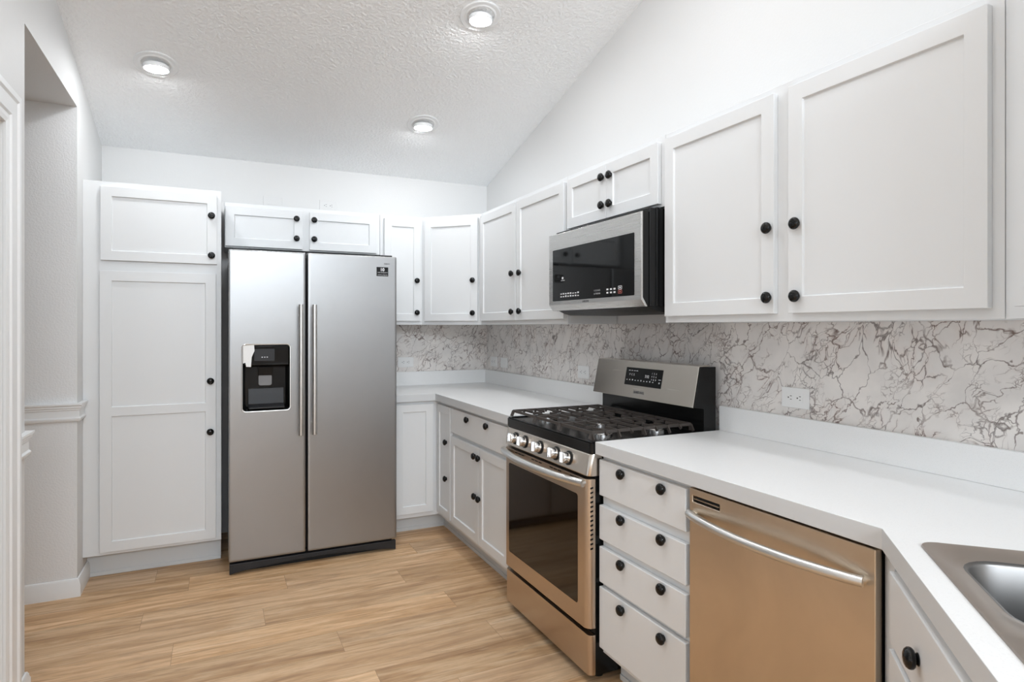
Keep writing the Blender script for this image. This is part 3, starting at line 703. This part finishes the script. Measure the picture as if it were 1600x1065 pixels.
def bar(mb, a, b, wd=0.008, ht=0.011):
    a, b = Vector(a), Vector(b); d = (b-a).normalized(); up = Vector((0, 0, 1)); s = d.cross(up)
    if s.length < 0.1: s = Vector((1, 0, 0))
    s.normalize(); u = s.cross(d); vs = []
    for p in (a, b):
        for i, j in ((-1, -1), (1, -1), (0.7, 1), (-0.7, 1)): vs.append(p+s*i*wd/2+u*j*ht/2)
    mb.add(vs, [(0,1,2,3),(7,6,5,4),(0,4,5,1),(1,5,6,2),(2,6,7,3),(3,7,4,0)])
GZ = 0.942
def grate(x0, x1, outl, outr, cx):
    g = MB(); ys = [-0.628+0.0605*i for i in range(9)]; yb = ys[-1]
    bar(g, (x0, ys[0], GZ), (x0, yb, GZ)); bar(g, (x1, ys[0], GZ), (x1, yb, GZ))
    for i, y in enumerate(ys):
        whole = i in (0, 8) or i == 4
        if whole: bar(g, (x0, y, GZ), (x1, y, GZ))
        else:
            bar(g, (x0, y, GZ), (x0+(x1-x0)*0.37, y, GZ)); bar(g, (x1-(x1-x0)*0.37, y, GZ), (x1, y, GZ))
        for flag, x, s in ((outl, x0, -1), (outr, x1, 1)):
            if flag:
                if i % 2 == 0: bar(g, (x, y, GZ), (x+s*0.016, y, 0.917))
                else: bar(g, (x, y, GZ), (x+s*0.012, y, GZ-0.012))
    for y in (ys[0], ys[4], yb):
        for x, s in ((x0, 1), (x1, -1)):
            bar(g, (x, y, GZ), (x, y-0.010 if y == ys[0] else y, 0.9175), 0.012, 0.012)
    for y in (ys[2], ys[6]):
        bar(g, (cx, y-0.075, GZ), (cx, y-0.028, GZ)); bar(g, (cx, y+0.028, GZ), (cx, y+0.075, GZ))
    return g.build('grate', M['iron'], t, merge=False)
grate(0.032, 0.262, True, False, 0.149); grate(0.268, 0.482, False, False, 0.375); grate(0.488, 0.718, False, True, 0.601)
# back guard
bg = MB().extrude([[(-0.150, 1.012), (-0.116, 1.178), (-0.036, 1.178), (-0.036, 0.8665), (-0.10, 0.8665), (-0.10, 1.005)]], 'x', 0.004, RW-0.002).build('backguard', M['black'], t, bevel=0.002)
def bgy(z): return -0.151+0.034*(z-1.012)/0.166
MB().extrude([[(bgy(1.012)-0.004, 1.012), (bgy(1.182)-0.004, 1.182), (-0.060, 1.184), (-0.060, 1.1795), (bgy(1.178)-0.0008, 1.1785), (bgy(1.014)-0.0008, 1.012)]], 'x', 0.0, RW-0.008).build('control_fascia', M['steel_h'], bg, bevel=0.001)
bt = Matrix.Rotation(-math.atan2(0.034, 0.166), 4, 'X')
def bgm(x, z, off): return Matrix.Translation((x, bgy(z)-0.004-off, z)) @ bt @ Matrix(((1, 0, 0, 0), (0, 0, -1, 0), (0, 1, 0, 0), (0, 0, 0, 1)))
def onfascia(x0, x1, z0, z1, off, th=0.0006):
    return MB().add([(x, bgy(z)-0.004-o, z) for o in (off, off+th) for x, z in ((x0, z0), (x1, z0), (x1, z1), (x0, z1))], [(0,1,2,3),(7,6,5,4),(0,4,5,1),(1,5,6,2),(2,6,7,3),(3,7,4,0)])
DX0, DX1 = 0.255, 0.525
dis = onfascia(DX0, DX1, 1.070, 1.152, 0.0002).build('display', M['glass'], bg)
text_mesh('brand_lettering', 'SAMSUNG', 0.017, M['print_dark'], bg, bgm(0.375, 1.040, 0.0003), bold=True)
text_mesh('display_marks', '7:12', 0.017, M['mark'], dis, bgm(0.418, 1.116, 0.0010), bold=True)
for r_, row in enumerate(('1 2 3', '4 5 6', '7 8 9')):
    text_mesh('display_marks', '   '.join(row.split()), 0.011, M['mark'], dis, bgm(0.467, 1.132-0.014*r_, 0.0010))
for x, z, s in ((0.282, 1.138, 0.008), (0.302, 1.138, 0.008), (0.322, 1.138, 0.008), (0.340, 1.138, 0.008)):
    onfascia(x-0.006, x+0.006, z-0.0014, z+0.0014, 0.0009).build('display_marks', M['mark'], dis)
text_mesh('display_marks', 'P  C  S', 0.014, M['mark'], dis, bgm(0.304, 1.119, 0.0010))
for i in range(10):
    x = 0.272+0.0215*i
    onfascia(x-0.004, x+0.003, 1.092, 1.0955+0.0012*(i % 3), 0.0009).build('display_marks', M['mark'], dis)
onfascia(0.502, 0.518, 1.106, 1.109, 0.0009).build('display_marks', M['mark'], dis); onfascia(0.506, 0.513, 1.090, 1.097, 0.0009).build('display_marks', M['mark'], dis)
for x in (0.03, 0.69):
    for y in (-0.58, -0.1): MB().lathe([(0.018, 0.0), (0.018, 0.0305)], 12, Matrix.Translation((x, y, 0))).build('foot', M['black_matt'], t)

# ------------------------------------------------------------------ microwave
t = thing('microwave', 'stainless over-the-range microwave with black glass door, under the short cabinet', 'microwave', (0, -1.757, 1.402), RR)
Z = lambda z: z-1.402
MB().box(0.004, 0.746, -0.376, -0.008, Z(1.424), Z(1.815)).build('microwave_body', M['black'], t, bevel=0.002)
MB().box(0.0, 0.750, -0.345, -0.330, Z(1.424), Z(1.818)).build('body_flange', M['black'], t, bevel=0.002)
MB().box(0.747, 0.7505, -0.300, -0.24, Z(1.45), Z(1.80)).build('side_panel', M['black_matt'], t, bevel=0.002)
MB().extrude([[(-0.376, Z(1.4235)), (-0.05, Z(1.4235)), (-0.05, Z(1.402)), (-0.31, Z(1.402)), (-0.345, Z(1.410))]], 'x', 0.03, 0.746).build('underside_pan', M['black_matt'], t, bevel=0.001)
md = MB().extrude([[(-0.415, Z(1.452)), (-0.415, Z(1.797)), (-0.406, Z(1.800)), (-0.406, Z(1.460)), (-0.384, Z(1.4245)), (-0.394, Z(1.4245))]], 'x', 0.0, 0.742).build('door', M['steel_m'], t, bevel=0.0012)
MB().extrude([[(-0.4058, Z(1.4605)), (-0.4058, Z(1.799)), (-0.377, Z(1.799)), (-0.377, Z(1.4245)), (-0.3835, Z(1.4245))]], 'x', 0.001, 0.741).build('door_liner', M['black'], md)
wl = rrect(0.038, 0.699, Z(1.470), Z(1.720), 0.004, 3)
gl = MB().loops([[(x, -0.4156, z) for x, z in wl], [(x, -0.409, z) for x, z in wl]], True, True).build('window_glass', M['glass'], md)
text_mesh('brand_lettering', 'SAMSUNG', 0.012, M['print_dark'], md, front_m(0.338, -0.4153, Z(1.4605)), bold=True)
def mark(x0, x1, z0, z1, m='mark'): MB().box(x0, x1, -0.4162, -0.4157, Z(z0), Z(z1)).build('control_marks', M[m], gl)
rg = random.Random(3)
for r_ in range(2):
    for i in range(8):
        x = 0.115+0.022*i; hh = 0.004+0.004*rg.random()
        mark(x, x+0.013, 1.500-0.013*r_, 1.500-0.013*r_+hh)
text_mesh('control_marks', '1  2  3  4  5', 0.010, M['mark'], gl, front_m(0.432, -0.4158, Z(1.5035)))
text_mesh('control_marks', '6  7  8  9  0', 0.010, M['mark'], gl, front_m(0.432, -0.4158, Z(1.4895)))
for r_ in range(2):
    for i in range(3):
        x = 0.505+0.026*i; mark(x, x+0.014, 1.500-0.014*r_, 1.507-0.014*r_)
for z, m in ((1.499, 'mark'), (1.482, 'mark_red')):
    ou = rrect(0.590, 0.616, Z(z), Z(z+0.015), 0.003, 3); inn = rrect(0.592, 0.614, Z(z+0.002), Z(z+0.013), 0.002, 3)
    MB().extrude([ou, inn], 'y', -0.4162, -0.4157).build('control_marks', M[m], gl); mark(0.598, 0.608, z+0.005, z+0.010, m)
mark(0.128, 0.142, 1.573, 1.584); mark(0.118, 0.155, 1.566, 1.568)

# ------------------------------------------------------------------ dishwasher
t = thing('dishwasher', 'stainless dishwasher with a bowed bar handle under the white counter', 'dishwasher', (0, -3.0025, 0), RR)
MB().box(0.006, 0.588, -0.590, -0.04, 0.09, 0.858).build('tub', M['black_matt'], t)
MB().box(0.006, 0.590, -0.596, -0.585, 0.01, 0.866).build('tub_flange', M['black'], t)
VX0, VX1, VZ0, VZ1 = 0.016, 0.126, 0.8185, 0.8365
dd = MB(); outer_ = [(0.002, 0.105), (0.589, 0.105), (0.589, 0.858), (0.002, 0.858)]
dd.extrude([outer_, [(VX0, VZ0), (VX1, VZ0), (VX1, VZ1), (VX0, VZ1)]], 'y', -0.621, -0.597)
dp = dd.build('door_panel', M['steel_dw'], t, bevel=0.003, seg=3)
v_ = MB().box(VX0+.001, VX1-.001, -0.612, -0.598, VZ0+.001, VZ1-.001).build('vent', M['black_matt'], dp)
MB().box(VX0+.004, VX1-.004, -0.6195, -0.6125, 0.8262, 0.8288).build('vent_louvre', M['steel_dw'], dp)
h = MB(); hp = []
for i in range(25):
    f = i/24; hp.append((0.012+0.556*f, -0.632-0.046*math.sin(PI*f)**0.8, 0.783))
h.tube(hp, 0.0125, 14)
for x in (0.020, 0.560): h.tube([(x, -0.615, 0.783), (x, -0.634, 0.783)], 0.010, 12)
h.build('handle', M['alu'], dp)
MB().box(0.004, 0.588, -0.54, -0.52, 0.0, 0.1).build('toe_panel', M['black_matt'], t)

# ------------------------------------------------------------------ sink
t = thing('kitchen_sink', 'stainless steel double-bowl sink set at an angle into the white counter', 'sink', (*wpt(A0, B0), CT1), SA)
rm = MB(); zt = 0.0035
H1, H2 = (0.074, 0.362, 0.046, 0.445), (0.442, 0.770, 0.046, 0.445)
def half(x0, x1, rl, rr_, hole):
    k = 6
    out = []
    for cx, cy, a0, r in ((x1-rr_, 0+rr_, -PI/2, rr_), (x1-rr_, BW-rr_, 0, rr_), (x0+rl, BW-rl, PI/2, rl), (x0+rl, rl, PI, rl)):
        for i in range(k+1):
            a = a0+PI/2*i/k; out.append((cx+r*math.cos(a), cy+r*math.sin(a)))
    r = 0.062
    ring = lambda d, z, rad=None: [(x, y, z) for x, y in rrect(hole[0]-d, hole[1]+d, hole[2]-d, hole[3]+d, (r+d) if rad is None else rad, k)]
    cx, cy = (hole[0]+hole[1])/2, (hole[2]+hole[3])/2
    low = [(x, y, zt) for x, y in out]
    rm.loops([low, ring(0.026, zt), ring(0.022, zt-0.0025), ring(0.015, zt-0.003), ring(0.012, zt-0.0045), ring(0.008, zt-0.005)], False)
    return ring, k
rings = []
for x0, x1, rl, rr_, hl in ((0.0, 0.401, 0.03, 0.0, H1), (0.401, AW, 0.0, 0.03, H2)):
    ring, k = half(x0, x1, rl, rr_, hl); rings.append(ring)
# skirt down to the counter
sk = rrect(0, AW, 0, BW, 0.03, 6)
rm.loops([[(x, y, zt) for x, y in sk], [(x + (0.0015 if x > AW/2 else -0.0015), y + (0.0015 if y > BW/2 else -0.0015), 0.0003) for x, y in sk]], False)
rm.build('rim', M['steel_sink'], t, sharp=40)
for ring, hl in zip(rings, (H1, H2)):
    b_ = MB(); r0 = 0.062
    L = [ring(0.008, zt-0.005), ring(0.003, zt-0.006), ring(0.0, zt-0.011), ring(-0.006, -0.10), ring(-0.010, -0.150, 0.05), ring(-0.016, -0.166, 0.05), ring(-0.030, -0.176, 0.04), ring(-0.06, -0.180, 0.035)]
    b_.loops(L, True); b_.build('bowl', M['steel_bowl'], t, sharp=60)
    MB().lathe([(0.042, -0.1795), (0.042, -0.177), (0.034, -0.1765), (0.030, -0.1785), (0.001, -0.1788)], 20, Matrix.Translation(((hl[0]+hl[1])/2, (hl[2]+hl[3])/2, 0))).build('drain', M['chrome'], t)

# ------------------------------------------------------------------ outlets
def wall_plate(label, loc, rz, kind, w=0.118, h=0.074, pm='plate'):
    """horizontal cover plate; local -y is out of the wall, origin at plate centre"""
    t = thing('wall_outlet' if kind == 'outlet' else 'wall_plate', label, 'outlet' if kind == 'outlet' else 'wall plate', loc, rz, 'wall plates')
    MB().box(-w/2, w/2, -0.006, -0.0003, -h/2, h/2).build('cover_plate', M[pm], t, bevel=0.002)
    if kind == 'outlet':
        f = MB()
        rc = rrect(-0.034, 0.034, -0.0165, 0.0165, 0.003, 3)
        f.loops([[(x, y, z) for x, z in rc] for y in (-0.0058, -0.0072)], True, True); fo = f.build('receptacle', M[pm], t)
        for cx in (-0.0195, 0.0195):
            for dx, dz, sx, sz in ((0.0035, 0.0062, 0.0075, 0.0022), (0.0035, -0.0062, 0.0065, 0.0022)):
                MB().box(cx+dx-sx/2, cx+dx+sx/2, -0.0076, -0.0073, dz-sz/2, dz+sz/2).build('slot', M['slot'], fo)
            MB().lathe([(0.0027, 0.0), (0.0027, 0.0003)], 10, Matrix.Translation((cx-0.0075, -0.0073, 0)) @ RX90).build('ground_hole', M['slot'], fo)
    else:
        rc = rrect(-0.034, 0.034, -0.0165, 0.0165, 0.002, 3)
        MB().loops([[(x, y, z) for x, z in rc] for y in (-0.0058, -0.0085)], True, True).build('rocker', M[pm], t)
    return t
PY = -0.0036
wall_plate('white wall outlet on the bare wall above the fridge cabinet, over its middle gap', (-1.208, 0, 2.194), 0, 'outlet', pm='wall')
wall_plate('blank-looking white wall plate peeping over the fridge cabinet on the pantry side', (-1.572, 0, 2.188), 0, 'switch', pm='wall')
wall_plate('white outlet on the back backsplash close to the fridge', (-0.654, PY, 1.086), 0, 'outlet')
wall_plate('white outlet in the veined backsplash right by the inner corner', (PY, -0.152, 1.083), RR, 'outlet')
wall_plate('white wall switch plate beside the corner outlet', (PY, -0.338, 1.083), RR, 'switch')
wall_plate('white outlet on the backsplash next to the range backguard, corner side', (PY, -1.429, 1.085), RR, 'outlet')
wall_plate('white outlet on the backsplash above the dishwasher counter', (PY, -2.873, 1.085), RR, 'outlet')

# ------------------------------------------------------------------ recessed lamps on the sloped ceiling
ANG = -math.atan(SL)
def lamp(label, x, y):
    t = thing('ceiling_light', label, 'ceiling light', (x, y, cz(y)), 0, 'recessed ceiling lights'); s = ANG if y > RIDGE else -ANG
    t.rotation_euler = (s, 0, 0)
    fl_ = [(0.100, -0.0004), (0.1015, -0.005), (0.097, -0.0075), (0.080, -0.0060), (0.076, -0.0085), (0.071, -0.0090), (0.066, -0.0040), (0.066, -0.0004)]
    MB().lathe(fl_, 40, None, cap=False).build('trim_ring', M['trim'], t)
    rot = Matrix.Rotation(-s, 4, 'X')
    off = Matrix.Translation((0, 0, -0.004)) @ rot
    MB().lathe([(0.050, 0.0), (0.058, -0.006), (0.0592, -0.016), (0.0580, -0.0245), (0.0560, -0.0262), (0.0545, -0.0255), (0.0540, -0.0210)], 32, off).build('eyeball', M['trim'], t)
    MB().lathe([(0.0538, -0.0225), (0.050, -0.0250), (0.038, -0.0285), (0.020, -0.0305), (0.001, -0.0312)], 32, off).build('lens', M['lamp'] if 'out of view' not in label else M['unseen_lamp'], t)
    return t
lamp('round recessed ceiling light above the pantry', -2.190, -0.862)
lamp('round recessed ceiling light in front of the gas range, high on the sloped ceiling', -0.738, -1.640)
lamp('round recessed ceiling light straight above the corner counter', -0.735, -0.690)
lamp('added fill light over the middle of the kitchen, out of view', -1.500, -2.30)  # unseen lamp added to even out the light
lamp('added fill light between the range and the doorway, out of view', -1.500, -3.20)  # second unseen lamp, added as fill
lamp('round recessed ceiling light above the drawer cabinet, out of view', -0.738, -2.60)
